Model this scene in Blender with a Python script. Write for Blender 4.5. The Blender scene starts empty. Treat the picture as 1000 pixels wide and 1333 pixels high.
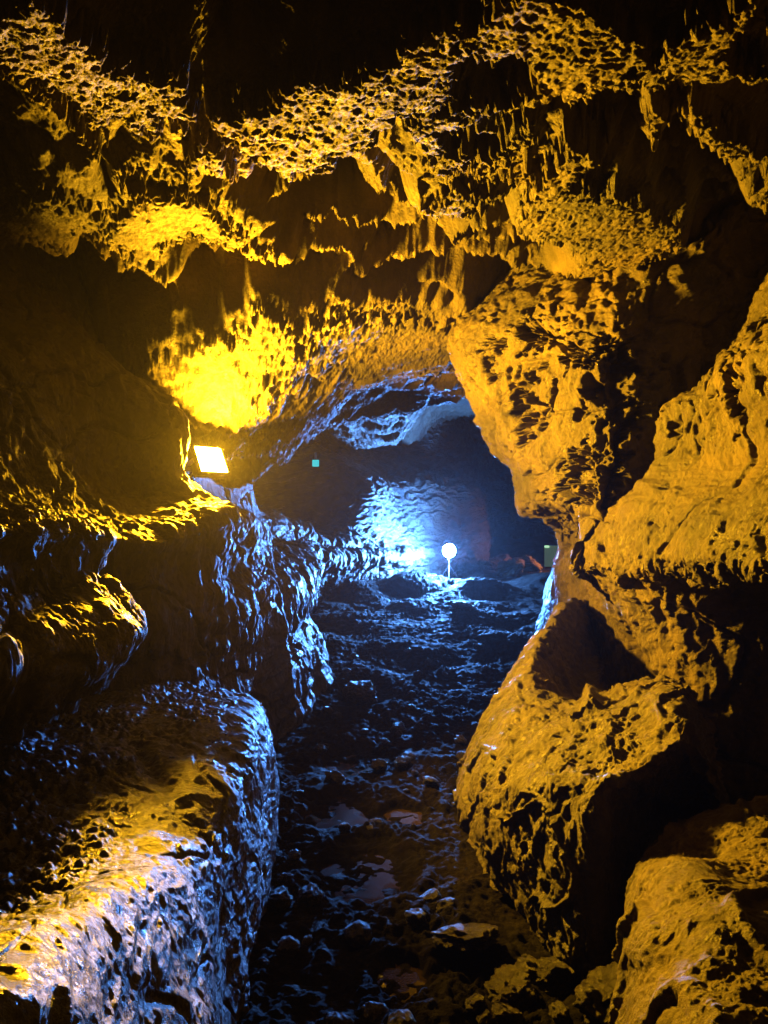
import bpy, math, random
import numpy as np
from math import radians
random.seed(7)
S = bpy.context.scene
COL = S.collection
F = 1000.0            # focal length in photo pixels (1000 x 1333)
CZ = 1.5              # eye height

# ------------------------------------------------------------------ helpers
def P(px, py, Y):
    """photo pixel at depth Y metres -> world point"""
    return ((px - 500.0) / F * Y, Y, CZ - (py - 666.5) / F * Y)

_rng = np.random.RandomState(11)
_perm = _rng.permutation(256).astype(np.int32)
_perm = np.concatenate([_perm, _perm, _perm])
_g = _rng.normal(size=(256, 3)); _g /= np.linalg.norm(_g, axis=1)[:, None]
_g = _g.astype(np.float32)

def perlin(p, scale=1.0, off=0.0):
    p = np.asarray(p, np.float32) * np.asarray(scale, np.float32) + np.float32(off)
    sh = p.shape[:-1]; p = p.reshape(-1, 3)
    i = np.floor(p).astype(np.int32); f = p - i; i &= 255
    u = f * f * f * (f * (f * 6 - 15) + 10)
    def c(dx, dy, dz):
        h = _perm[_perm[_perm[i[:, 0] + dx] + i[:, 1] + dy] + i[:, 2] + dz]
        g = _g[h]
        return g[:, 0] * (f[:, 0] - dx) + g[:, 1] * (f[:, 1] - dy) + g[:, 2] * (f[:, 2] - dz)
    x, y, z = u[:, 0], u[:, 1], u[:, 2]
    a = c(0,0,0) * (1 - x) + c(1,0,0) * x; b = c(0,1,0) * (1 - x) + c(1,1,0) * x
    d = c(0,0,1) * (1 - x) + c(1,0,1) * x; e = c(0,1,1) * (1 - x) + c(1,1,1) * x
    r = (a * (1 - y) + b * y) * (1 - z) + (d * (1 - y) + e * y) * z
    return (r * 1.5).reshape(sh)

def fbm(p, scale, octs=3, off=0.0, gain=0.5):
    r = 0; a = 1.0; s = np.asarray(scale, np.float32)
    for k in range(octs):
        r = r + a * perlin(p, s, off + 17.3 * k); a *= gain; s = s * 2.03
    return r

def ridged(p, scale, octs=2, off=0.0, gain=0.5):
    r = 0; a = 1.0; s = np.asarray(scale, np.float32)
    for k in range(octs):
        r = r + a * (1 - 2 * np.abs(perlin(p, s, off + 9.1 * k))); a *= gain; s = s * 2.1
    return r

def warp(p, scale, amp):
    return p + np.stack([perlin(p, scale, 101.0), perlin(p, scale, 151.7), perlin(p, scale, 203.3)], -1) * np.float32(amp)

def crust(p, stretch=(1, 1, 1), a=0.030, base=8.0, octs=6, gain=0.64, off=0.0):
    """rough broken lava crust: warped, many octaves, no regular cells"""
    q = warp(p, 7.0, 0.035)
    st = np.array(stretch, np.float32)
    lod = 0.0021 * np.maximum(p[..., 1], 1.2)          # drop octaves the mesh cannot carry at this distance
    r = 0; amp = 1.0; sc = st * base
    for k in range(octs):
        r = r + amp * perlin(q, sc, off + 17.3 * k) * (1 - sstep(.40, .66, float(sc[0]) * lod)); amp *= gain; sc = sc * 2.03
    k = perlin(q, st * base * 0.6, off + 55.0)
    chip = np.abs(perlin(q, st * base * 2.7, off + 71.0))
    return a * (r * (0.75 + 0.5 * k)) - a * 0.35 * sstep(0.0, 0.25, 0.12 - chip)

def cracks(p, scale, depth, off=0.0):
    q = warp(p, 6.0, 0.05)
    a = 1 - np.abs(perlin(q, scale, off + 12.0)); b = 1 - np.abs(perlin(q, scale * 1.9, off + 47.0))
    m = sstep(-.2, .35, perlin(p, scale * .6, off + 5.0))
    return -depth * (sstep(.955, .995, a) + 0.6 * sstep(.955, .995, b) * m)

def worley(p, scale, off=0):
    p = (np.asarray(p, np.float32) * np.float32(scale)); sh = p.shape[:-1]; p = p.reshape(-1, 3)
    i = np.floor(p).astype(np.int32); f = p - i
    best = np.full(len(p), 9.0, np.float32)
    for dx in (-1, 0, 1):
        for dy in (-1, 0, 1):
            for dz in (-1, 0, 1):
                j = (i + np.array([dx, dy, dz], np.int32) + off) & 255
                h = _perm[_perm[_perm[j[:, 0]] + j[:, 1]] + j[:, 2]]
                q = _g[h] * 0.45 + 0.5 + np.array([dx, dy, dz], np.float32) - f
                best = np.minimum(best, (q * q).sum(1))
    return np.sqrt(best).reshape(sh)

def sstep(a, b, x):
    t = np.clip((x - a) / (b - a), 0, 1); return t * t * (3 - 2 * t)

def poly_sd(px, py, poly):
    """signed distance in pixels, positive inside"""
    v = np.array(poly, np.float32); n = len(v)
    lo, hi = v.min(0) - 260, v.max(0) + 260
    out = np.full(px.shape, -260.0, np.float32)
    m = (px > lo[0]) & (px < hi[0]) & (py > lo[1]) & (py < hi[1])
    x, y = px[m], py[m]
    if not len(x): return out
    d = np.full(len(x), 1e9, np.float32); ins = np.zeros(len(x), bool)
    for k in range(n):
        a, b = v[k], v[(k + 1) % n]; e = b - a
        wx, wy = x - a[0], y - a[1]
        t = np.clip((wx * e[0] + wy * e[1]) / max(float(e @ e), 1e-6), 0, 1)
        d = np.minimum(d, (wx - t * e[0]) ** 2 + (wy - t * e[1]) ** 2)
        c = (a[1] > y) != (b[1] > y)
        xi = a[0] + (y - a[1]) * e[0] / (e[1] if abs(e[1]) > 1e-6 else 1e-6)
        ins ^= c & (x < xi)
    d = np.sqrt(d); out[m] = np.where(ins, d, -d)
    return out

def polys_sd(px, py, polys):
    r = np.full(px.shape, -260.0, np.float32)
    for q in polys: r = np.maximum(r, poly_sd(px, py, q))
    return r

def pix(V):
    y = np.maximum(V[..., 1], 0.3)
    return (500 + V[..., 0] / y * F).astype(np.float32), (666.5 - (V[..., 2] - CZ) / y * F).astype(np.float32)

def link(me, name, mat, parent=None):
    o = bpy.data.objects.new(name, me); COL.objects.link(o)
    if mat: me.materials.append(mat)
    if parent: o.parent = parent
    return o

def grid_mesh(name, V, mat, flip=False, parent=None):
    nu, nv = V.shape[:2]
    me = bpy.data.meshes.new(name)
    idx = np.arange(nu * nv, dtype=np.int32).reshape(nu, nv)
    q = np.stack([idx[:-1, :-1], idx[1:, :-1], idx[1:, 1:], idx[:-1, 1:]], -1).reshape(-1, 4)
    if flip: q = q[:, ::-1]
    nf = len(q)
    me.vertices.add(nu * nv); me.vertices.foreach_set('co', np.ascontiguousarray(V, np.float32).ravel())
    me.loops.add(nf * 4); me.loops.foreach_set('vertex_index', np.ascontiguousarray(q, np.int32).ravel())
    me.polygons.add(nf)
    me.polygons.foreach_set('loop_start', np.arange(0, nf * 4, 4, dtype=np.int32))
    me.update(calc_edges=True); me.shade_smooth()
    return link(me, name, mat, parent)

def catmull(net, t):
    """interpolate net along axis 0 at parameters t"""
    n = len(net); i = np.clip(np.floor(t).astype(int), 0, n - 2); f = (t - i)
    f = f.reshape((-1,) + (1,) * (net.ndim - 1))
    p1, p2 = net[i], net[i + 1]
    p0 = np.where((i > 0).reshape(f.shape), net[np.maximum(i - 1, 0)], 2 * p1 - p2)
    p3 = np.where((i < n - 2).reshape(f.shape), net[np.minimum(i + 2, n - 1)], 2 * p2 - p1)
    k = 0.42
    m1, m2 = k * (p2 - p0), k * (p3 - p1)
    f2, f3 = f * f, f * f * f
    return (2*f3 - 3*f2 + 1) * p1 + (f3 - 2*f2 + f) * m1 + (-2*f3 + 3*f2) * p2 + (f3 - f2) * m2

def seg_params(net, res, axis, cap=400):
    """sample parameters along an axis, denser where the surface is near the viewer"""
    a = np.moveaxis(net, axis, 0); out = []
    for k in range(len(a) - 1):
        L = np.linalg.norm(a[k + 1] - a[k], axis=-1)
        Y = np.maximum((a[k + 1, ..., 1] + a[k, ..., 1]) / 2, 0.9)
        n = int(np.clip(np.percentile(L / Y, 70) / res, 3, cap))
        out.append(k + np.arange(n) / n)
    return np.concatenate(out + [[len(a) - 1.0]])

def normals(V):
    du = np.gradient(V, axis=0); dv = np.gradient(V, axis=1)
    n = np.cross(du, dv); l = np.linalg.norm(n, axis=-1, keepdims=True)
    return n / np.maximum(l, 1e-9)

def loft(name, net, res, disp, mat, sign=1.0, parent=None, pre=None):
    net = np.array(net, np.float64)
    u = seg_params(net, res, 0); v = seg_params(net, res, 1)
    V = catmull(net, u); V = np.moveaxis(catmull(np.moveaxis(V, 1, 0), v), 0, 1)
    U, W = np.meshgrid(u, v, indexing='ij')
    if pre is not None: V = pre(V, U, W)
    N = normals(V) * sign
    D = disp(V.astype(np.float32), N, U, W)
    V = V + N * D[..., None]
    return grid_mesh(name, V, mat, flip=(sign < 0), parent=parent)

def tag(o, label, cat, group=None):
    o['label'] = label; o['category'] = cat
    if group: o['group'] = group
    return o
def struct(o, label=None):
    o['kind'] = 'structure'
    if label: o['label'] = label
    return o
def empty(name, loc):
    o = bpy.data.objects.new(name, None); COL.objects.link(o); o.location = loc; return o

# ------------------------------------------------------------------ materials
def rock_mat(name, c0, c1, c2, rough=(0.28, 0.6), bump=0.5, scale=1.0, spec=0.5):
    m = bpy.data.materials.new(name); m.use_nodes = True
    nt = m.node_tree; n = nt.nodes; n.clear(); L = nt.links.new
    out = n.new('ShaderNodeOutputMaterial'); b = n.new('ShaderNodeBsdfPrincipled')
    tc = n.new('ShaderNodeTexCoord')
    def noise(s, d=4, r=0.55):
        t = n.new('ShaderNodeTexNoise'); t.inputs['Scale'].default_value = s * scale
        t.inputs['Detail'].default_value = d; t.inputs['Roughness'].default_value = r
        L(tc.outputs['Object'], t.inputs['Vector']); return t
    n1 = noise(3.1, 6, 0.6)
    cr = n.new('ShaderNodeValToRGB')
    e = cr.color_ramp.elements; e[0].position = 0.33; e[0].color = (*c0, 1); e[1].position = 0.68; e[1].color = (*c2, 1)
    k = e.new(0.5); k.color = (*c1, 1)
    L(n1.outputs[0], cr.inputs[0])
    n0 = noise(0.9, 5, 0.62); c0r = n.new('ShaderNodeValToRGB'); ee = c0r.color_ramp.elements
    ee[0].position = .36; ee[0].color = (.55, .58, .62, 1); ee[1].position = .64; ee[1].color = (1.35, 1.2, 1.0, 1)
    mx = n.new('ShaderNodeMix'); mx.data_type = 'RGBA'; mx.blend_type = 'MULTIPLY'; mx.inputs[0].default_value = 1.0
    L(n0.outputs[0], c0r.inputs[0]); L(cr.outputs[0], mx.inputs[6]); L(c0r.outputs[0], mx.inputs[7]); L(mx.outputs[2], b.inputs['Base Color'])
    n2 = noise(9, 4, 0.6)
    mr = n.new('ShaderNodeMapRange'); mr.inputs[1].default_value = 0.35; mr.inputs[2].default_value = 0.65
    mr.inputs[3].default_value = rough[0]; mr.inputs[4].default_value = rough[1]
    L(n2.outputs[0], mr.inputs[0]); L(mr.outputs[0], b.inputs['Roughness'])
    b.inputs['Specular IOR Level'].default_value = spec
    n3 = noise(38, 7, 0.72); n4 = noise(110, 5, 0.7)
    b1 = n.new('ShaderNodeBump'); b1.inputs['Strength'].default_value = bump; b1.inputs['Distance'].default_value = 0.034
    b2 = n.new('ShaderNodeBump'); b2.inputs['Strength'].default_value = bump * 0.6; b2.inputs['Distance'].default_value = 0.014
    L(n4.outputs[0], b2.inputs['Height']); L(n3.outputs[0], b1.inputs['Height']); L(b2.outputs[0], b1.inputs['Normal'])
    L(b1.outputs[0], b.inputs['Normal']); L(b.outputs[0], out.inputs[0])
    return m

def plain(name, col, rough=0.5, metal=0.0, emit=None, strength=0.0):
    m = bpy.data.materials.new(name); m.use_nodes = True
    b = m.node_tree.nodes['Principled BSDF']
    b.inputs['Base Color'].default_value = (*col, 1); b.inputs['Roughness'].default_value = rough; b.inputs['Metallic'].default_value = metal
    t = m.node_tree.nodes.new('ShaderNodeTexNoise'); t.inputs['Scale'].default_value = 40
    bp = m.node_tree.nodes.new('ShaderNodeBump'); bp.inputs['Strength'].default_value = 0.08
    m.node_tree.links.new(t.outputs[0], bp.inputs['Height']); m.node_tree.links.new(bp.outputs[0], b.inputs['Normal'])
    if emit:
        b.inputs['Emission Color'].default_value = (*emit, 1); b.inputs['Emission Strength'].default_value = strength
    return m

M_CEIL = rock_mat('basalt_ceiling', (0.05, 0.045, 0.038), (0.075, 0.066, 0.053), (0.12, 0.102, 0.08), (0.45, 0.8), 0.8, spec=0.35)
M_WALL = rock_mat('basalt_wall', (0.045, 0.04, 0.034), (0.075, 0.064, 0.052), (0.12, 0.10, 0.076), (0.3, 0.7), 0.8, spec=0.5)
M_WET = rock_mat('wet_basalt', (0.022, 0.020, 0.018), (0.038, 0.034, 0.03), (0.066, 0.057, 0.047), (0.33, 0.7), 1.0, spec=0.55)
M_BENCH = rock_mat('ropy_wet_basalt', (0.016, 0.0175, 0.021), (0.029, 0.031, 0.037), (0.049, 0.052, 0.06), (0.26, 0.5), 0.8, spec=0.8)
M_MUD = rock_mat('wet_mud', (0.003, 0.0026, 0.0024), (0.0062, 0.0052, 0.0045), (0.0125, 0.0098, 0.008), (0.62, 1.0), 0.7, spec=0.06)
M_STONE = rock_mat('loose_basalt', (0.014, 0.012, 0.011), (0.025, 0.021, 0.018), (0.042, 0.035, 0.03), (0.25, 0.6), 0.9, scale=2.0)
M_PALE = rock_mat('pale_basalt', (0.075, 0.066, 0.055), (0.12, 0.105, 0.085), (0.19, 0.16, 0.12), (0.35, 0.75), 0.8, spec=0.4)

AMBER = (1.0, 0.475, 0.010)
BLUE = (0.10, 0.33, 1.0)
LF = np.array(P(274, 599, 4.95))          # flood lamp
LB = np.array(P(585, 717, 11.5))         # blue lamp

# ------------------------------------------------------------------ ceiling
LIT = [
 [(0,15),(40,-5),(70,12),(100,42),(140,68),(130,78),(170,90),(215,104),(245,104),(240,125),(262,150),(245,165),(205,150),(212,178),(190,178),(150,152),(115,165),(95,135),(60,125),(48,108),(30,115),(0,92),(-60,60),(-60,0)],
 [(0,103),(50,122),(90,155),(135,202),(128,206),(80,160),(45,132),(0,114)],
 [(268,148),(300,152),(320,143),(345,148),(365,130),(388,112),(410,104),(430,110),(455,96),(500,80),(530,60),(570,40),(600,50),(640,40),(660,60),(600,85),(590,110),(600,130),(560,150),(520,150),(500,175),(480,195),(445,210),(400,230),(370,226),(345,215),(310,190),(285,175)],
 [(590,60),(640,25),(690,-10),(760,5),(800,28),(840,48),(852,85),(820,95),(780,110),(740,125),(705,110),(690,85),(665,75),(620,85)],
 [(690,118),(740,110),(790,98),(850,80),(868,50),(890,40),(940,22),(975,-5),(1010,-5),(970,30),(945,60),(960,85),(1010,88),(1010,108),(940,106),(870,111),(800,109),(740,128),(700,133),(650,152),(600,172),(560,172),(540,150),(580,140),(640,142)],
 [(520,160),(545,150),(572,180),(583,208),(600,203),(620,213),(650,198),(690,158),(700,168),(660,214),(620,226),(590,228),(580,242),(565,228),(548,198)],
 [(690,250),(705,235),(720,225),(735,195),(760,190),(790,205),(760,225),(745,245),(780,256),(800,250),(830,265),(860,290),(885,292),(880,325),(845,340),(862,370),(840,380),(800,350),(770,330),(735,317),(690,312),(678,290)],
 [(750,325),(800,340),(795,380),(772,402),(745,385),(752,355)],
 [(815,345),(850,352),(905,370),(893,425),(870,395),(835,385)],
 [(875,400),(900,360),(912,395),(890,432)],
 [(548,275),(590,255),(645,262),(610,280),(565,288)],
 [(135,313),(160,283),(200,262),(242,258),(270,272),(292,290),(330,318),(365,347),(330,334),(285,312),(250,306),(215,320),(200,345),(216,372),(190,357),(165,332)],
 [(0,278),(60,260),(110,272),(140,296),(100,302),(80,332),(40,312),(-40,335),(-60,290)],
 [(160,256),(188,251),(178,264)],
 [(838,143),(870,152),(848,192),(836,162)],
 [(888,136),(935,168),(985,196),(1005,204),(940,208),(900,168)],
 [(972,240),(1010,236),(1010,270),(985,268)],
 [(255,185),(295,190),(300,240),(270,215),(245,225)],
]
LIT += [[(150,490),(200,465),(250,450),(300,440),(340,402),(390,425),(430,415),(480,412),(540,420),(600,425),(640,470),(560,490),(500,505),(400,570),(230,600),(150,560)]]
SPECK = [
 [(200,170),(300,200),(360,290),(420,330),(470,280),(560,230),(700,200),(720,320),(640,360),(560,350),(470,400),(380,420),(280,410),(340,370),(360,330),(290,270),(230,230)],
 [(500,85),(560,20),(640,-20),(690,20),(600,120)],
 [(840,290),(960,300),(940,380),(880,440),(800,420),(750,400)],
 [(860,0),(1010,0),(1010,120),(880,120)],
 [(210,370),(290,400),(300,420),(250,405)],
 [(490,370),(630,365),(600,400),(500,420),(440,420)],
 [(600,150),(700,150),(700,230),(580,245)],
 [(840,130),(1000,190),(1000,220),(900,190)],
]
HOLES = [
 [(612,84),(680,88),(696,118),(640,138),(612,125)],
 [(500,290),(545,282),(640,285),(680,305),(640,330),(560,325),(500,345),(470,330)],
 [(215,375),(205,345),(225,318),(262,310),(300,322),(345,345),(360,375),(330,400),(260,395)],
 [(700,120),(1000,112),(1000,130),(840,135),(830,200),(890,260),(800,240),(720,180)],
]
def build_ceiling():
    xs = np.concatenate([np.linspace(-4.2, -2.45, 60)[:-1], np.arange(-2.45, 2.35, 0.0056), np.linspace(2.35, 4.6, 80)])
    ys = np.concatenate([np.linspace(-1.5, 1.75, 120)[:-1], np.geomspace(1.75, 20.0, 1300)])
    X, Y = np.meshgrid(xs, ys, indexing='ij')
    zb = np.interp(Y, [-2, 5.0, 5.8, 7, 9, 12, 16, 20], [3.0, 3.0, 2.84, 2.72, 2.68, 2.66, 2.5, 2.3])
    # the roof sags to the left round the flood lamp
    win = sstep(4.2, 5.2, Y) * (1 - sstep(6.6, 8.2, Y))
    zb = zb - 0.97 * win * np.exp(-((X + 1.30) / 0.85) ** 2)
    zb = zb - 0.14 * np.exp(-((Y - 6.1 - 0.12 * X) / 0.35) ** 2) * (1 - sstep(0.4, 1.2, X))
    # farther roof: two long swells
    zb = zb - 0.14 * sstep(6.5, 7.5, Y) * np.sin((Y + 0.9 * X) * 1.9)
    zb = zb + 0.7 * sstep(8.2, 9.8, Y) * sstep(-.1, .7, X - .10 * (Y - 9))
    V = np.stack([X, Y, zb], -1).astype(np.float32)
    px, py = pix(V)
    w = perlin(V, 9.0, 3.1) * 9 ; w2 = perlin(V, 9.0, 40.2) * 9
    sd = polys_sd(px + w, py + w2, LIT)
    sk = polys_sd(px + w, py + w2, SPECK)
    hl = polys_sd(px + w, py + w2, HOLES)
    frag = fbm(V, (20, 30, 20), 3, 5.0)
    near = 1 - sstep(6.0, 6.6, Y)
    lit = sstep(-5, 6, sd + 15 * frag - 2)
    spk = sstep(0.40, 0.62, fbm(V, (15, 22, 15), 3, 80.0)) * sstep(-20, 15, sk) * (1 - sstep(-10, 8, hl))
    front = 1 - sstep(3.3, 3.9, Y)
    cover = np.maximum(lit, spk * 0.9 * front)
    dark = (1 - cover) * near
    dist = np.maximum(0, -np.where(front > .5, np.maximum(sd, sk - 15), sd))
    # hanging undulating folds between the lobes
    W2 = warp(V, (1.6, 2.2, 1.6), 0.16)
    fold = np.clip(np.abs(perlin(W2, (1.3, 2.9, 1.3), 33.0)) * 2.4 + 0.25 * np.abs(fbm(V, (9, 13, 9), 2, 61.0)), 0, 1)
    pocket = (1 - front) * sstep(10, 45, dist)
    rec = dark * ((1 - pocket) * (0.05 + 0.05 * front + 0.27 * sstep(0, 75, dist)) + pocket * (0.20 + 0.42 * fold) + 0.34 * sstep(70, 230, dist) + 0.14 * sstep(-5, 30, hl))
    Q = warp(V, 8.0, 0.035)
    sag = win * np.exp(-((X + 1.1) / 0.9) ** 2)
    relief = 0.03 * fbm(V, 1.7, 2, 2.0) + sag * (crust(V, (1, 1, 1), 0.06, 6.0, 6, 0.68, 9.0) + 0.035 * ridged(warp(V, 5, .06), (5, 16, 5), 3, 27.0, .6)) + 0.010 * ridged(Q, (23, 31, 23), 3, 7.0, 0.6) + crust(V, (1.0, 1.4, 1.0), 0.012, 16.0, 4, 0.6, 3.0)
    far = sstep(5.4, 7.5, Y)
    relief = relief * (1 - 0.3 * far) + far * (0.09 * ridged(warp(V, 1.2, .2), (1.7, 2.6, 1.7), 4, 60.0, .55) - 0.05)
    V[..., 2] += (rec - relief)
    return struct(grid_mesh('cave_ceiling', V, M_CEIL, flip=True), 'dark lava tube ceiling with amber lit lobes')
build_ceiling()

# ------------------------------------------------------------------ right wall
def RW(Y, pts):
    return [(x, Y, z) for x, z in pts]
RNET = [
 RW(-1.5, [(2.6,3.6),(2.4,2.95),(2.0,2.45),(1.8,2.1),(1.9,1.78),(1.7,1.45),(1.65,1.28),(2.1,1.1),(2.1,.5),(2.0,-.3)]),
 RW(1.0, [(2.6,3.6),(2.4,2.95),(1.95,2.45),(1.75,2.1),(1.85,1.78),(1.6,1.45),(1.55,1.28),(2.05,1.1),(2.1,.5),(2.0,-.3)]),
 RW(2.4, [(2.6,3.6),(2.4,2.95),(1.9,2.45),(1.68,2.1),(1.78,1.78),(1.55,1.45),(1.5,1.28),(2.4,1.1),(2.5,.5),(2.3,-.3)]),
 RW(3.2, [(2.6,3.6),(2.4,2.95),(1.85,2.42),(1.64,2.1),(1.74,1.78),(1.5,1.45),(1.47,1.27),(2.5,1.1),(2.6,.5),(2.4,-.3)]),
 RW(3.65,[(2.5,3.6),(2.3,2.95),(1.79,2.37),(1.57,2.08),(1.64,1.75),(1.43,1.42),(1.42,1.24),(2.3,1.08),(2.4,.5),(2.3,-.3)]),
 RW(3.9,[(2.45,3.6),(2.25,2.95),(1.78,2.33),(1.54,2.06),(1.56,1.75),(1.36,1.42),(1.32,1.24),(1.56,1.0),(1.68,.5),(1.55,-.3)]),
 RW(4.15,[(2.4,3.6),(2.2,2.95),(1.78,2.28),(1.5,2.02),(1.46,1.75),(1.26,1.42),(1.2,1.24),(1.36,.98),(1.5,.5),(1.4,-.3)]),
 RW(4.5, [(2.4,3.6),(2.2,2.95),(1.95,2.35),(1.8,2.03),(1.62,1.75),(1.26,1.42),(1.14,1.22),(1.34,.98),(1.7,.5),(1.3,-.3)]),
 RW(4.52,[(2.2,3.45),(1.38,2.62),(1.27,2.36),(1.32,2.0),(1.3,1.75),(1.2,1.42),(1.12,1.22),(1.32,.98),(1.7,.5),(1.3,-.3)]),
 RW(4.95,[(1.75,3.4),(.92,2.78),(.96,2.4),(1.02,2.0),(1.06,1.75),(1.12,1.56),(1.42,1.38),(1.42,.98),(1.5,.5),(1.3,-.3)]),
 RW(5.6, [(1.0,3.4),(.50,2.80),(.60,2.4),(.73,2.05),(.92,1.75),(.98,1.5),(1.25,1.4),(1.4,.98),(1.45,.5),(1.25,-.3)]),
 RW(6.0, [(.9,3.6),(.9,2.75),(1.0,2.4),(1.1,2.05),(1.3,1.75),(1.35,1.5),(1.4,1.35),(1.35,.98),(1.4,.5),(1.2,-.3)]),
 RW(7.0, [(1.7,3.6),(1.7,2.75),(1.8,2.4),(1.85,2.05),(1.9,1.75),(1.9,1.4),(1.85,1.2),(1.6,.98),(1.5,.5),(1.3,-.3)]),
 RW(9.0, [(2.2,3.6),(2.3,2.75),(2.4,2.4),(2.4,2.05),(2.4,1.75),(2.4,1.4),(2.3,1.2),(2.1,.9),(1.9,.5),(1.7,-.3)]),
 RW(12., [(2.9,3.6),(3.0,2.75),(3.1,2.4),(3.1,2.05),(3.1,1.75),(3.1,1.4),(3.0,1.2),(2.8,.9),(2.6,.5),(2.4,-.3)]),
 RW(16., [(4.1,3.6),(4.2,2.75),(4.2,2.4),(4.2,2.05),(4.2,1.75),(4.2,1.4),(4.1,1.2),(4.0,.9),(3.9,.5),(3.7,-.3)]),
 RW(21., [(6.0,3.6),(6.0,2.75),(6.0,2.4),(6.0,2.05),(6.0,1.75),(6.0,1.4),(6.0,1.2),(6.0,.9),(5.9,.5),(5.7,-.3)]),
]
PITS = [
 [(668,500),(690,490),(703,520),(700,560),(690,575),(672,545)],
 [(735,590),(770,600),(772,655),(745,660),(728,625)],
 [(622,452),(640,455),(640,500),(628,490)],
 [(780,450),(812,460),(830,520),(822,560),(815,640),(800,650),(795,590),(785,540)],
 [(945,480),(965,490),(960,560),(945,545)],
 [(690,400),(740,440),(770,470),(720,455),(670,430)],
]
def right_disp(V, N, U, W):
    px, py = pix(V)
    w = fbm(V, 7.0, 4, 3.1, .65) * 30
    pit = sstep(-10, 12, polys_sd(px + w, py - w, PITS))
    d = 0.05 * fbm(V, 1.6, 2, 12.0)
    band = np.exp(-((W - 4.3) / 0.6) ** 2) * (1 - sstep(4.1, 4.45, V[..., 1]))
    d = d + crust(V, (1, 1, .55), 0.042, 7.5, 6, 0.66, 4.0) * (1 - 0.6 * band)
    d = d + band * (0.012 * fbm(V, (3.0, 3.0, 24), 3, 6.0) + 0.010 * ridged(warp(V, 3.0, .08), (1.5, 1.5, 11), 2, 6.0))
    small = sstep(0.30, 0.5, perlin(V, (11, 11, 6), 21.0)) * np.exp(-((W - 2.5) / 1.2) ** 2)
    return d - 0.13 * pit + cracks(V, 1.7, .025, 3.0) - 0.06 * small
def drip_rows(rows, amp, freq):
    def f(V, U, W):
        q = V.astype(np.float32).copy(); q[..., 2] = 0
        s = np.abs(perlin(q, freq, 3.3)); s2 = np.abs(perlin(q, freq * 2.3, 9.3))
        h = (1 - np.clip(s * 2.6, 0, 1)) * 0.7 + (1 - np.clip(s2 * 2.6, 0, 1)) * 0.5
        for r, a in rows:
            V[..., 2] -= a * amp * h * np.exp(-((W - r) / 0.33) ** 2)
        return V
    return f
o = loft('cave_wall', RNET, 0.0017, right_disp, M_WALL, sign=1.0, pre=drip_rows([(6, 1.0), (2.2, 0.5)], 0.06, 11.0))
struct(o, 'amber lit lava wall on the side across from the flood lamp')

# ------------------------------------------------------------------ left wall
def LWc(Y, pts): return [(x, Y, z) for x, z in pts]
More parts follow.
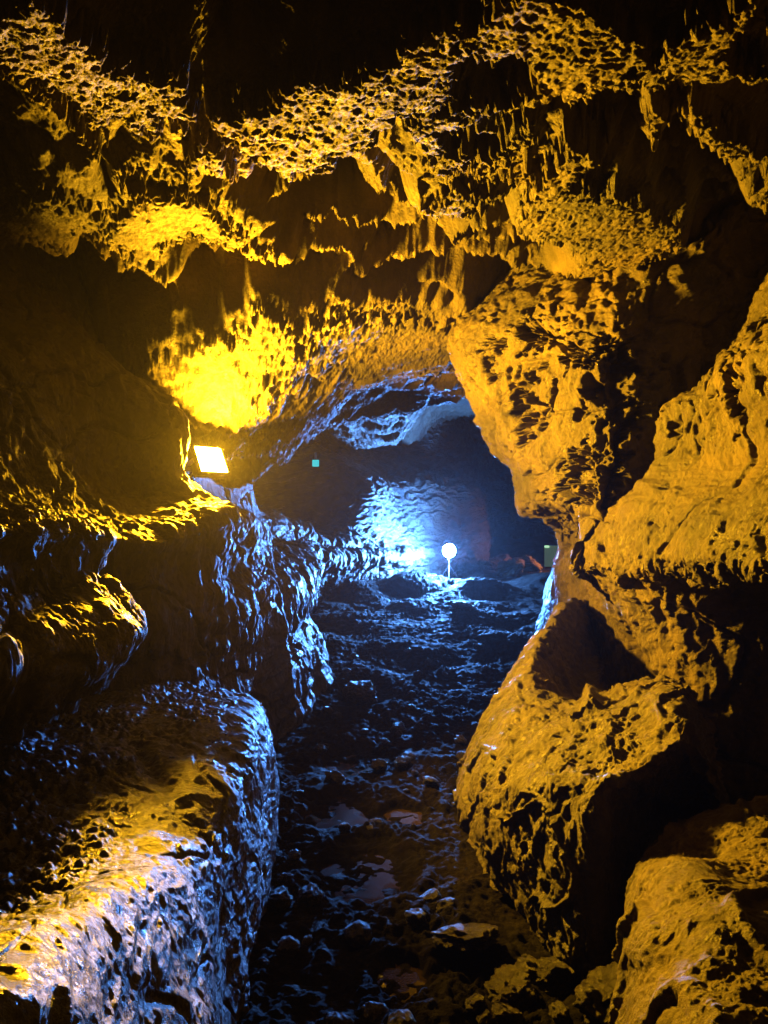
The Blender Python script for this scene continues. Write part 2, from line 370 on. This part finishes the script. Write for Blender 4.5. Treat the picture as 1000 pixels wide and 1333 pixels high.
#      ceil        upper        mid         shelf back   shelf edge   face foot    ledge edge   ledge foot   hollow back  hollow low   floor
LNET = [
 LWc(-1.5,[(-2.7,3.6),(-2.6,2.9),(-2.3,2.3),(-1.9,1.72),(-1.35,1.48),(-1.40,1.34),(-1.25,1.08),(-1.35,.92),(-1.9,.8),(-1.8,.4),(-1.6,-.3)]),
 LWc(1.0, [(-2.7,3.6),(-2.6,2.9),(-2.25,2.3),(-1.85,1.72),(-1.33,1.48),(-1.38,1.34),(-1.22,1.08),(-1.32,.92),(-1.9,.8),(-1.8,.4),(-1.6,-.3)]),
 LWc(2.1, [(-2.7,3.6),(-2.6,2.9),(-2.2,2.3),(-1.8,1.70),(-1.24,1.47),(-1.28,1.34),(-1.08,1.08),(-1.2,.92),(-1.8,.8),(-1.7,.4),(-1.6,-.3)]),
 LWc(2.7, [(-2.7,3.6),(-2.6,2.9),(-2.1,2.3),(-1.72,1.66),(-1.14,1.46),(-1.18,1.30),(-.92,1.06),(-1.05,.93),(-1.7,.85),(-1.6,.4),(-1.5,-.3)]),
 LWc(3.1, [(-2.7,3.6),(-2.55,2.9),(-2.0,2.3),(-1.66,1.62),(-1.10,1.43),(-1.14,1.28),(-.98,1.05),(-1.1,.95),(-1.6,.85),(-1.5,.4),(-1.4,-.3)]),
 LWc(3.4, [(-2.6,3.6),(-2.5,2.9),(-1.95,2.3),(-1.6,1.60),(-1.28,1.42),(-1.36,1.28),(-1.35,1.05),(-1.4,.95),(-1.55,.85),(-1.4,.4),(-1.3,-.3)]),
 LWc(3.75,[(-2.6,3.6),(-2.4,2.9),(-1.85,2.3),(-1.52,1.58),(-1.10,1.37),(-1.12,1.25),(-1.08,1.02),(-1.1,.90),(-1.15,.8),(-1.1,.4),(-1.0,-.3)]),
 LWc(4.3, [(-2.4,3.6),(-2.1,2.8),(-1.65,2.3),(-1.50,1.62),(-.96,1.51),(-1.0,1.18),(-.94,.98),(-.92,.84),(-.94,.66),(-.9,.4),(-.78,-.3)]),
 LWc(4.65,[(-2.3,3.6),(-1.9,2.65),(-1.22,2.12),(-1.21,1.73),(-.90,1.50),(-.96,1.17),(-.88,.98),(-.86,.83),(-.87,.63),(-.83,.37),(-.74,-.3)]),
 LWc(5.0, [(-2.2,3.6),(-1.8,2.6),(-1.42,2.15),(-1.36,1.66),(-.92,1.49),(-.92,1.16),(-.84,.98),(-.80,.82),(-.80,.60),(-.76,.35),(-.70,-.3)]),
 LWc(5.7, [(-2.2,3.6),(-1.75,2.6),(-1.40,2.15),(-1.34,1.66),(-.94,1.46),(-.86,1.14),(-.70,.97),(-.66,.82),(-.68,.60),(-.60,.35),(-.52,-.3)]),
 LWc(6.4, [(-2.3,3.6),(-1.85,2.6),(-1.45,2.15),(-1.36,1.65),(-1.10,1.36),(-.90,1.2),(-.66,.99),(-.62,.82),(-.66,.58),(-.52,.33),(-.40,-.3)]),
 LWc(7.4, [(-2.4,3.6),(-1.9,2.7),(-1.46,2.25),(-1.28,1.75),(-1.15,1.42),(-1.05,1.22),(-.62,1.02),(-.68,.80),(-.80,.55),(-.66,.25),(-.50,-.3)]),
 LWc(8.4, [(-2.6,3.6),(-2.6,2.5),(-2.5,2.15),(-2.2,1.75),(-1.05,1.40),(-.95,1.22),(-.82,1.04),(-.98,.80),(-1.15,.55),(-1.0,.2),(-.8,-.3)]),
 LWc(9.6, [(-2.7,3.6),(-3.2,2.5),(-3.3,2.1),(-2.9,1.6),(-.95,1.18),(-.78,1.05),(-.55,.92),(-.75,.72),(-.95,.5),(-.85,.2),(-.7,-.3)]),
 LWc(10.35,[(-2.6,3.6),(-2.6,2.5),(-2.6,2.1),(-2.0,1.6),(-.52,1.13),(-.42,1.0),(-.22,.88),(-.42,.69),(-.62,.49),(-.5,.2),(-.3,-.3)]),
 LWc(10.8,[(-1.6,3.6),(-1.5,2.7),(-.95,2.35),(-.20,1.9),(-.30,1.12),(-.22,.98),(-.02,.86),(-.22,.68),(-.42,.48),(-.3,.2),(-.1,-.3)]),
 LWc(11.7,[(-1.6,3.6),(-1.2,2.7),(-.6,2.3),(.10,1.92),(.36,1.1),(.40,.96),(.52,.84),(.36,.66),(.25,.46),(.4,.2),(.6,-.3)]),
 LWc(12.5,[(-.2,3.6),(-.1,2.6),(.3,2.25),(.92,1.9),(1.0,1.1),(1.02,.96),(1.1,.84),(1.1,.66),(1.12,.46),(1.2,.3),(1.4,-.3)]),
 LWc(13.1,[(.6,3.6),(.8,2.6),(1.15,2.2),(1.64,1.85),(1.7,1.35),(1.72,1.15),(1.74,.98),(1.7,.78),(1.7,.55),(1.8,.3),(1.95,-.3)]),
 LWc(14.5,[(1.3,3.6),(1.6,2.5),(1.7,2.2),(1.8,1.75),(1.8,1.35),(1.85,1.15),(1.9,.98),(1.9,.78),(1.9,.55),(2.0,.3),(2.1,-.3)]),
 LWc(17.5,[(2.4,3.6),(2.5,2.5),(2.7,2.2),(2.8,1.75),(2.8,1.35),(2.85,1.15),(2.9,.98),(2.9,.78),(2.9,.55),(3.0,.3),(3.1,-.3)]),
 LWc(21., [(6.0,3.6),(6.0,2.5),(6.0,2.2),(6.0,1.75),(6.0,1.35),(6.0,1.15),(6.0,.98),(6.0,.78),(6.0,.55),(6.0,.3),(6.0,-.3)]),
]
def left_disp(V, N, U, W):
    Y = V[..., 1]
    d = 0.045 * fbm(V, 1.7, 2, 32.0)
    low = sstep(3.6, 4.4, W)
    far = sstep(6.5, 9, Y)
    d = d + crust(V, (1, 1, .35), (0.024 + 0.012 * (1 - low)) * (1 - .6 * sstep(4.6, 6.5, Y)), 8.0, 6, 0.68, 14.0) + cracks(V, 2.0, .022)
    d = d + (0.5 + 0.5 * far) * low * (0.020 + .014 * sstep(4.6, 6, Y) * (1 - far)) * fbm(V, (9, 9, 2.0), 2, 22.0)
    d = d + low * sstep(3.6, 4.4, Y) * 0.022 * ridged(warp(V, 2.5, .12), (1.2, 1.2, 6.5), 3, 91.0)
    d = d + far * 0.03 * ridged(warp(V, 3, .08), (5, 5, 9), 3, 50.0)
    hump = low * 0.028 * perlin(V, (4.5, 4.5, 1.5), 77.0)
    return d + hump
o = loft('cave_wall', LNET, 0.0019, left_disp, M_WET, sign=-1.0, pre=drip_rows([(5.0, 1.0), (7.2, 1.5)], 0.075, 9.0))
struct(o, 'shelved lava wall carrying the flood lamp')

# ------------------------------------------------------------------ the bench beside the path (foreground)
def bench_net():
    rows = []
    #        Y,   back,            mid top,         edge,            shoulder,     side,         foot
    data = [
     (0.3, (-2.2,.62), (-1.2,.62), (-.56,1.02), (-.36,.74), (-.31,.35), (-.28,-.1)),
     (1.1, (-2.2,.62), (-1.1,.60), (-.555,.85), (-.38,.57), (-.33,.28), (-.30,-.1)),
     (1.45,(-2.1,.62), (-1.1,.60), (-.555,.755), (-.41,.52), (-.36,.26), (-.33,-.1)),
     (1.8, (-2.1,.62), (-1.1,.62), (-.56,.66), (-.45,.48), (-.40,.24), (-.37,-.1)),
     (2.2, (-2.0,.62), (-1.1,.65), (-.60,.55), (-.48,.43), (-.45,.22), (-.42,-.1)),
     (2.7, (-1.9,.62), (-1.15,.67), (-.58,.60), (-.50,.46), (-.47,.22), (-.46,-.1)),
     (3.2, (-1.9,.62), (-1.1,.68), (-.58,.62), (-.50,.47), (-.47,.22), (-.47,-.1)),
     (3.7, (-1.8,.62), (-1.05,.66), (-.66,.60), (-.57,.47), (-.53,.22), (-.52,-.1)),
     (4.0, (-1.8,.60), (-1.1,.58), (-.80,.52), (-.74,.40), (-.68,.2), (-.66,-.1)),
     (4.25,(-1.8,.5), (-1.2,.4), (-1.0,.36), (-.98,.26), (-.95,.1), (-.92,-.15)),
    ]
    for d in data:
        rows.append([(x, d[0], z) for x, z in d[1:]])
    return rows
def bench_disp(V, N, U, W):
    top = 1 - sstep(1.45, 1.85, W)
    flake = np.minimum(worley(V, 34.0), 0.75 + 0 * V[..., 0]) + 0.3 * perlin(V, 40.0, 3.0) 
    d = 0.03 * fbm(V, 2.2, 2, 5.0)
    d = d + top * (0.030 * (0.6 - flake) * sstep(-.25, .25, perlin(V, 3.0, 8.0) + .15) + crust(V, (1, 1, 1), 0.018, 14.0, 5, 0.65, 2.0))
    side = 1 - top
    d = d + side * (crust(V, (1, 1, .6), 0.008, 9.0, 6, 0.66, 3.0) + 0.022 * fbm(V, (5, 4, 2.0), 2, 9.0) + 0.006 * ridged(warp(V, 4, .06), (10, 10, 22), 2, 19.0))
    d = d + cracks(V, 2.6, .009, 4.0)
    # furrow across the top
    px, py = pix(V)
    fx = 180 + (py - 970) * 0.75
    d = d - top * 0.05 * np.exp(-((px - fx) / 16) ** 2) * sstep(940, 990, py) * (1 - sstep(1080, 1120, py))
    return d
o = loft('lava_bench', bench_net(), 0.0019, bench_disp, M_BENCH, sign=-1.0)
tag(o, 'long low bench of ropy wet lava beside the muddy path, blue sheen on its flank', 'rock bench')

# ------------------------------------------------------------------ big boulder at the foot of the lit wall
def bn(Y, *pts): return [P(a, b, Y + dy) for a, b, dy in pts]
BNET = [
 bn(6.0, (690,915,0),(705,870,0),(742,815,0),(760,810,0),(790,820,.2),(840,830,.3),(930,830,.4)),
 bn(5.3, (676,950,0),(684,880,0),(726,803,0),(752,782,0),(790,850,.1),(850,870,.2),(930,830,.3)),
 bn(4.7, (646,990,0),(658,905,0),(690,850,0),(720,815,0),(765,895,.0),(850,900,.1),(960,850,.2)),
 bn(4.1, (608,1055,.1),(612,975,.1),(652,905,0),(694,862,0),(752,915,0),(850,888,0),(930,925,.1)),
 bn(3.5, (603,1055,.4),(598,1020,.35),(628,970,.15),(690,925,0),(780,918,0),(872,885,0),(930,960,.1)),
 bn(3.0, (640,1130,.2),(626,1080,.15),(655,1020,0),(720,970,0),(800,940,0),(890,905,0),(935,1010,.1)),
 bn(2.62,(725,1245,0),(712,1130,0),(725,1022,0),(775,1006,0),(830,985,0),(895,945,0),(940,1060,.1)),
 bn(2.42,(778,1290,0),(776,1130,0),(782,1030,0),(806,1012,.02),(850,990,.06),(895,970,.1),(950,1090,.2)),
 bn(2.5, (810,1290,0),(806,1130,0),(808,1040,.02),(835,1030,.04),(870,1010,.08),(915,1010,.12),(960,1110,.2)),
 bn(2.75,(900,1260,0),(900,1120,0),(900,1060,0),(920,1060,0),(935,1080,0),(950,1110,0),(980,1160,0)),
]
def boulder_disp(V, N, U, W):
    d = 0.025 * fbm(V, 2.4, 2, 45.0)
    top = sstep(2.2, 2.6, W)
    d = d + (1 - top) * crust(V, (1, 1, .6), 0.026, 9.0, 6, 0.68, 6.0) + top * crust(V, (1, 1, 1), 0.024, 10.0, 6, 0.7, 26.0)
    px, py = pix(V)
    d = d + cracks(V, 2.3, .02, 8.0)
    # V-shaped cleft in the crown
    d = d - 0.07 * np.exp(-((px - 772 - (900 - py) * 0.05) / 12) ** 2) * sstep(850, 890, py) * (1 - sstep(915, 940, py))
    return d
o = loft('boulder', BNET, 0.0017, boulder_disp, M_WALL, sign=-1.0)
tag(o, 'big amber lit boulder with a shadowed hollow in its crown beside the path', 'boulder')

# ------------------------------------------------------------------ nearest boulder (right foreground)
NNET = [
 bn(2.55,(850,1260,0),(850,1180,0),(870,1120,0),(930,1090,0),(1000,1085,0),(1100,1080,0)),
 bn(2.35,(826,1300,0),(828,1180,0),(850,1110,0),(920,1062,0),(1000,1046,0),(1150,1040,0)),
 bn(2.15,(806,1370,0),(812,1230,0),(826,1142,0),(905,1120,0),(1000,1090,0),(1200,1080,0)),
 bn(1.95,(790,1440,0),(812,1260,0),(838,1150,0),(900,1118,0),(1000,1150,0),(1200,1120,0)),
 bn(1.7, (770,1560,0),(805,1360,0),(850,1230,0),(920,1180,0),(1020,1190,0),(1250,1200,0)),
 bn(1.4, (770,1740,0),(805,1500,0),(860,1380,0),(930,1320,0),(1040,1310,0),(1350,1310,0)),
 bn(1.1, (800,2040,0),(850,1800,0),(900,1650,0),(980,1560,0),(1100,1550,0),(1500,1550,0)),
]
def nearb_disp(V, N, U, W):
    back = 1 - sstep(1.4, 1.9, U)
    d = 0.02 * fbm(V, 3.0, 2, 15.0) + crust(V, (1, 1, .7), 0.018, 10.0, 6, 0.68, 6.0) * (0.7 + 0.7 * back)
    return d + cracks(V, 2.0, .02, 1.0)
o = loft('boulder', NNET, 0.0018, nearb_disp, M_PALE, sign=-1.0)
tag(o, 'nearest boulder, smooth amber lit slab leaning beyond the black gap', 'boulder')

# ------------------------------------------------------------------ floor
def build_floor():
    xs = np.concatenate([np.linspace(-4, -1.0, 60)[:-1], np.arange(-1.0, 1.6, 0.0075), np.linspace(1.6, 7, 120)])
    ys = np.concatenate([np.linspace(-1.5, 1.9, 100)[:-1], np.geomspace(1.9, 22, 850)])
    X, Y = np.meshgrid(xs, ys, indexing='ij')
    V = np.stack([X, Y, np.zeros_like(X)], -1).astype(np.float32)
    z = 0.022 * fbm(V, 2.1, 2, 3.0) + crust(V, (1, 1, 1), 0.022, 7.0, 6, 0.68, 13.0)
    cl = 0.030 * np.clip(0.62 - worley(V, 11.0), -.2, 1) + 0.016 * fbm(V, 24, 3, 4.0)
    z = z + cl * (0.35 + 0.8 * sstep(-.3, .4, perlin(V, 2.6, 31.0)))
    for (cx, cy, rx, ry) in PUDDLES:
        q = np.sqrt(((X - cx) / rx) ** 2 + ((Y - cy) / ry) ** 2) + 0.25 * perlin(V, 6.0, 4.0)
        k = 1 - sstep(0.75, 1.15, q)
        z = z * (1 - 0.35 * k) - 0.034 * k
    mound = 0.085 * np.clip(Y - 5.0, 0, 6.0) + 0.10 * np.exp(-((Y - 10.6) / .4) ** 2) + 0.35 * sstep(13, 15, Y)
    V[..., 2] = z - 0.02 + mound * (1 + .3 * perlin(V, 1.5, 2.0))
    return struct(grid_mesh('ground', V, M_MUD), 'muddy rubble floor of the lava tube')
PUDDLES = [(-0.10, 3.28, .24, .33), (-0.25, 3.95, .2, .26), (-.2, 4.75, .2, .3), (.1, 3.9, .13, .16), (-.15, 6.1, .22, .35), (.05, 2.55, .1, .12), (.28, 2.62, .1, .1)]
build_floor()
m = bpy.data.materials.new('puddle_water'); m.use_nodes = True
b = m.node_tree.nodes['Principled BSDF']
b.inputs['Base Color'].default_value = (0.045, 0.03, 0.018, 1); b.inputs['Roughness'].default_value = 0.06
nz = m.node_tree.nodes.new('ShaderNodeTexNoise'); nz.inputs['Scale'].default_value = 30
bp = m.node_tree.nodes.new('ShaderNodeBump'); bp.inputs['Strength'].default_value = 0.06; bp.inputs['Distance'].default_value = 0.01
m.node_tree.links.new(nz.outputs[0], bp.inputs['Height']); m.node_tree.links.new(bp.outputs[0], b.inputs['Normal'])
M_WATER = m
PLAB = ['brown puddle in the middle of the path, widest of the near ones', 'shallow brown puddle just beyond the widest near puddle',
        'long puddle halfway along the path beside the ledges', 'small puddle beside the shallow brown one, towards the boulder',
        'dark puddle by the foot of the draped ledges', 'smallest puddle, nearest the viewer among the rubble']
for (cx, cy, rx, ry), lab in zip(PUDDLES[:6], PLAB):
    n = 64; vs = []
    for ring in (0.0, 0.5, 1.0):
        for k in range(n):
            a = 2 * math.pi * k / n
            r = ring * (1.1 + 0.12 * math.sin(3 * a + cx * 9) + 0.07 * math.sin(7 * a + cy))
            vs.append((cx + rx * r * math.cos(a), cy + ry * r * math.sin(a), -0.052 - (0.012 if ring == 1.0 else 0)))
    fs = [(i * n + k, i * n + (k + 1) % n, (i + 1) * n + (k + 1) % n, (i + 1) * n + k) for i in (0, 1) for k in range(n)]
    me = bpy.data.meshes.new('puddle'); me.from_pydata(vs, [], fs); me.update()
    tag(link(me, 'puddle', M_WATER), lab, 'puddle', 'puddles on the muddy path')

# ------------------------------------------------------------------ loose stones
import bmesh
def stone_mesh(seed, flat=0.6, sub=3):
    bm = bmesh.new(); bmesh.ops.create_icosphere(bm, subdivisions=sub, radius=1.0)
    co = np.array([v.co[:] for v in bm.verts], np.float32)
    rng = np.random.RandomState(seed)
    for _ in range(9):                       # facet by cutting planes
        nrm = rng.normal(size=3); nrm /= np.linalg.norm(nrm); dd = rng.uniform(.68, .95)
        s = co @ nrm; co = co - np.where(s > dd, s - dd, 0)[:, None] * nrm * 0.9
    co = co * (1 + 0.26 * fbm(co, 1.6, 5, seed * 3.7, 0.6))[:, None]
    co[:, 2] *= flat; co[:, 0] *= rng.uniform(.9, 1.35)
    for v, c in zip(bm.verts, co): v.co = c
    me = bpy.data.meshes.new('stone'); bm.to_mesh(me); bm.free(); me.shade_smooth()
    me.materials.append(M_STONE); return me
SM = [stone_mesh(k, .45 + .1 * (k % 4), 5 if k in (1, 2, 3, 5) else 4) for k in range(8)]
def put_stone(me, x, y, z, s, rot, label, group=None):
    o = bpy.data.objects.new('stone', me); COL.objects.link(o)
    o.location = (x, y, z); o.scale = (s, s, s); o.rotation_euler = rot
    return tag(o, label, 'stone', group)
for i in range(120):
    y = 2.25 * (7.5 / 2.25) ** random.random(); x = random.uniform(-.46, .42 + .07 * y)
    if any(((x - c[0]) / c[2]) ** 2 + ((y - c[1]) / c[3]) ** 2 < 1.0 for c in PUDDLES): continue
    put_stone(random.choice(SM), x, y, -0.01 + .085 * max(0, y - 5) + random.uniform(-.01, .01), random.uniform(.018, .05) * (1 if random.random() < .85 else 1.7),
              (random.uniform(-.4, .4), random.uniform(-.4, .4), random.uniform(0, 6.3)),
              'dark loose stone lying in the mud of the path', 'loose stones on the muddy path')
x, y, _ = P(605, 1232, 2.66); put_stone(stone_mesh(31, .34, 5), x, y, .03, .115, (-.29, .05, .4), 'flat wet slab with a pale sheen lying alone near the boulder')
x, y, _ = P(800, 1310, 2.3); put_stone(stone_mesh(35, .85, 5), x, y - .03, .04, .115, (.2, .3, 1.0), 'rough dark rock at the foot of the nearest boulder')
for (a, b, Y, sc_, k, lab) in ((636, 744, 12.7, .20, 5, 'far jagged rock with orange edges just right of the stand lamp'), (664, 752, 12.2, .24, 2, 'far dark rock glowing faintly orange before the bend'), (652, 730, 13.2, .30, 1, 'farthest rock heap piece at the bend behind the stand lamp'), (684, 742, 12.8, .22, 3, 'far orange lit rock nearest the pale green panel'), (505, 800, 10.0, .2, 3, 'low dark rock on the floor under the drip rows')):
    x, y, zz = P(a, b, Y)
    if Y > 11:
        me = SM[k].copy(); me.materials[0] = M_WALL; put_stone(me, x, y, .085 * 6 + .06, sc_, (.2, .3, a), lab); continue
    x, y, zz = P(a, b, Y); put_stone(SM[k], x, y, max(.05, zz), sc_, (.2, .3, a), lab)
x, y, _ = P(470, 915, 6.0); put_stone(SM[2], x, y, .08, .14, (.1, .0, 2.0), 'low wet stone gleaming blue at the foot of the ledges')
x, y, _ = P(605, 822, 9.0); put_stone(SM[5], x, y, .36, .16, (.1, .2, .3), 'far stone with a bright blue edge in front of the stand lamp')

# ------------------------------------------------------------------ lamps
def rot_to(d):
    from mathutils import Vector
    return Vector(d).to_track_quat('Z', 'Y').to_euler()
def bm_obj(name, fn, mat, parent=None):
    bm = bmesh.new(); fn(bm); me = bpy.data.meshes.new(name); bm.to_mesh(me); bm.free()
    return link(me, name, mat, parent)
def box(bm, cx, cy, cz, sx, sy, sz, bev=0.0):
    r = bmesh.ops.create_cube(bm, size=1.0)
    for v in r['verts']: v.co = (cx + v.co.x * sx, cy + v.co.y * sy, cz + v.co.z * sz)
    if bev:
        es = list({e for v in r['verts'] for e in v.link_edges})
        bmesh.ops.bevel(bm, geom=es, offset=bev, segments=2, affect='EDGES')
def cyl(bm, a, b, r, r2=None, seg=20):
    from mathutils import Vector, Matrix
    a, b = Vector(a), Vector(b); d = b - a
    q = bmesh.ops.create_cone(bm, cap_ends=True, segments=seg, radius1=r, radius2=r if r2 is None else r2, depth=d.length)
    M = Matrix.Translation((a + b) / 2) @ d.to_track_quat('Z', 'Y').to_matrix().to_4x4()
    bmesh.ops.transform(bm, matrix=M, verts=q['verts'])

M_BLACK = plain('black_paint', (.02, .02, .02), .45)
M_STEEL = plain('grey_steel', (.3, .3, .32), .4, .8)
M_AMB = plain('amber_lens', (.8, .7, .5), .3, emit=AMBER, strength=9300)
M_AMB2 = plain('far_amber_lens', (.8, .7, .5), .3, emit=(1.0, .3, .05), strength=800)
M_BLU = plain('blue_lens', (.7, .8, 1), .3, emit=BLUE, strength=12500)
M_CYAN = plain('cyan_lens', (.2, .6, .6), .3, emit=(0.0, .55, .62), strength=1.0)
M_GREEN = plain('panel_face', (.3, .4, .32), .5, emit=(.25, .42, .26), strength=.14)
M_GREENB = plain('panel_lamp', (.6, .8, .6), .4, emit=(.55, 1.0, .55), strength=.8)

t = empty('flood_lamp', tuple(LF)); t.rotation_euler = rot_to((0.66, -0.52, 0.40))
tag(t, 'square amber flood lamp glowing on the shelved wall', 'lamp')
bm_obj('housing', lambda bm: box(bm, 0, 0, -.035, .235, .20, .06, .008), M_BLACK, t)
def bez(bm):
    for sx in (-1, 1): box(bm, sx * .112, 0, .004, .012, .20, .016)
    for sy in (-1, 1): box(bm, 0, sy * .094, .004, .212, .012, .016)
bm_obj('bezel', bez, M_BLACK, t)
bm_obj('lens', lambda bm: [bm.faces.new([bm.verts.new(c) for c in ((-.105, -.087, .002), (.105, -.087, .002), (.105, .087, .002), (-.105, .087, .002))])], M_AMB, t)
def fins(bm):
    for k in range(7): box(bm, -.09 + .03 * k, 0, -.078, .006, .17, .028)
bm_obj('cooling_fin', fins, M_BLACK, t)
def brk(bm):
    for sx in (-1, 1): box(bm, sx * .125, 0, -.075, .006, .03, .12)
    box(bm, 0, 0, -.135, .256, .03, .006)
    cyl(bm, (0, 0, -.13), (0, 0, -.32), .014)
bm_obj('bracket', brk, M_STEEL, t)

t = empty('flood_lamp', (3.16, 12.95, .98)); t.rotation_euler = rot_to((-0.9, -0.25, -0.42))
tag(t, 'second amber flood lamp hidden round the bend past the blue lamp', 'lamp')
bm_obj('housing', lambda bm: box(bm, 0, 0, -.035, .235, .20, .06, .008), M_BLACK, t)
bm_obj('bezel', bez, M_BLACK, t)
bm_obj('lens', lambda bm: [bm.faces.new([bm.verts.new(c) for c in ((-.105, -.087, .002), (.105, -.087, .002), (.105, .087, .002), (-.105, .087, .002))])], M_AMB2, t)
bm_obj('bracket', brk, M_STEEL, t)
base = (LB[0], LB[1], 0.48)
t = empty('stand_lamp', base); tag(t, 'round blue white lamp shining on a thin pole stand far down the tunnel', 'lamp')
h = float(LB[2]) - 0.48
bm_obj('pole', lambda bm: cyl(bm, (0, .03, .02), (0, .03, h), .012), M_BLACK, t)
for k in range(3):
    a = 2.1 * k + .4
    bm_obj('leg', lambda bm: cyl(bm, (0, .03, .22), (.2 * math.cos(a), .03 + .2 * math.sin(a), -.05), .007), M_BLACK, t)
hd = empty('lamp_head', (0, 0, h)); hd.parent = t; hd.rotation_euler = rot_to((-0.55, -0.82, 0.06))
bm_obj('housing', lambda bm: cyl(bm, (0, 0, -.11), (0, 0, -.005), (.05), .108, 32), M_BLACK, hd)
def dome(bm):
    bmesh.ops.create_uvsphere(bm, u_segments=24, v_segments=12, radius=.10)
    bmesh.ops.delete(bm, geom=[v for v in bm.verts if v.co.z < -.001], context='VERTS')
    for v in bm.verts: v.co.z *= .85
bm_obj('lens', dome, M_BLU, hd)

t = empty('wall_light', P(411, 603, 8.7)); t.rotation_euler = rot_to((.1, -1, -.1))
tag(t, 'tiny cyan marker light high above the far ledges', 'light')
bm_obj('housing', lambda bm: box(bm, 0, 0, -.02, .10, .10, .04, .006), M_BLACK, t)
bm_obj('lens', lambda bm: box(bm, 0, 0, .006, .075, .075, .012, .003), M_CYAN, t)
bm_obj('bracket', lambda bm: cyl(bm, (0, .0, -.04), (0, .1, -.6), .012), M_BLACK, t)

t = empty('lit_panel', P(721, 724, 8.0)); t.rotation_euler = rot_to((-.25, -1, 0))
tag(t, 'pale green lit panel with two bright corner lamps, past the hanging rock', 'panel')
bm_obj('panel', lambda bm: box(bm, 0, 0, 0, .19, .22, .02, .004), M_GREEN, t)
for sx in (-1, 1): bm_obj('corner_lamp', lambda bm: box(bm, sx * .07, .1, .016, .05, .022, .02, .004), M_GREENB, t)
bm_obj('post', lambda bm: cyl(bm, (0, -.1, -.02), (0, -1.1, -.02), .015), M_STEEL, t)

# ------------------------------------------------------------------ haze
def hz(bm): box(bm, .5, 9.5, 1.5, 16, 26, 7.0)
hm = bpy.data.materials.new('cave_mist'); hm.use_nodes = True
nt = hm.node_tree; nt.nodes.clear()
o_ = nt.nodes.new('ShaderNodeOutputMaterial'); pv = nt.nodes.new('ShaderNodeVolumePrincipled')
pv.inputs['Color'].default_value = (.9, .92, 1, 1); pv.inputs['Density'].default_value = 0.00055; pv.inputs['Anisotropy'].default_value = 0.75
nt.links.new(pv.outputs[0], o_.inputs['Volume'])
o = bm_obj('haze', hz, hm); o['kind'] = 'stuff'; o['label'] = 'thin mist in the cave air'

# ------------------------------------------------------------------ world, camera, render settings
w = bpy.data.worlds.new('World'); S.world = w; w.use_nodes = True
w.node_tree.nodes['Background'].inputs[0].default_value = (0, 0, 0, 1); w.node_tree.nodes['Background'].inputs[1].default_value = 0.0
cam = bpy.data.cameras.new('Camera'); co = bpy.data.objects.new('Camera', cam); COL.objects.link(co)
co.location = (0, 0, CZ); co.rotation_euler = (radians(90), 0, 0)
cam.sensor_fit = 'VERTICAL'; cam.sensor_height = 24; cam.lens = 24 * F / 1333; cam.clip_end = 200; cam.clip_start = .05
S.camera = co
S.view_settings.view_transform = 'Standard'; S.view_settings.look = 'None'; S.view_settings.exposure = 0; S.view_settings.gamma = 1
S.cycles.max_bounces = 4; S.cycles.diffuse_bounces = 1; S.cycles.glossy_bounces = 2; S.cycles.volume_bounces = 0
S.cycles.sample_clamp_indirect = 4; S.cycles.sample_clamp_direct = 0
S.cycles.use_denoising = True; S.cycles.caustics_reflective = False; S.cycles.caustics_refractive = False
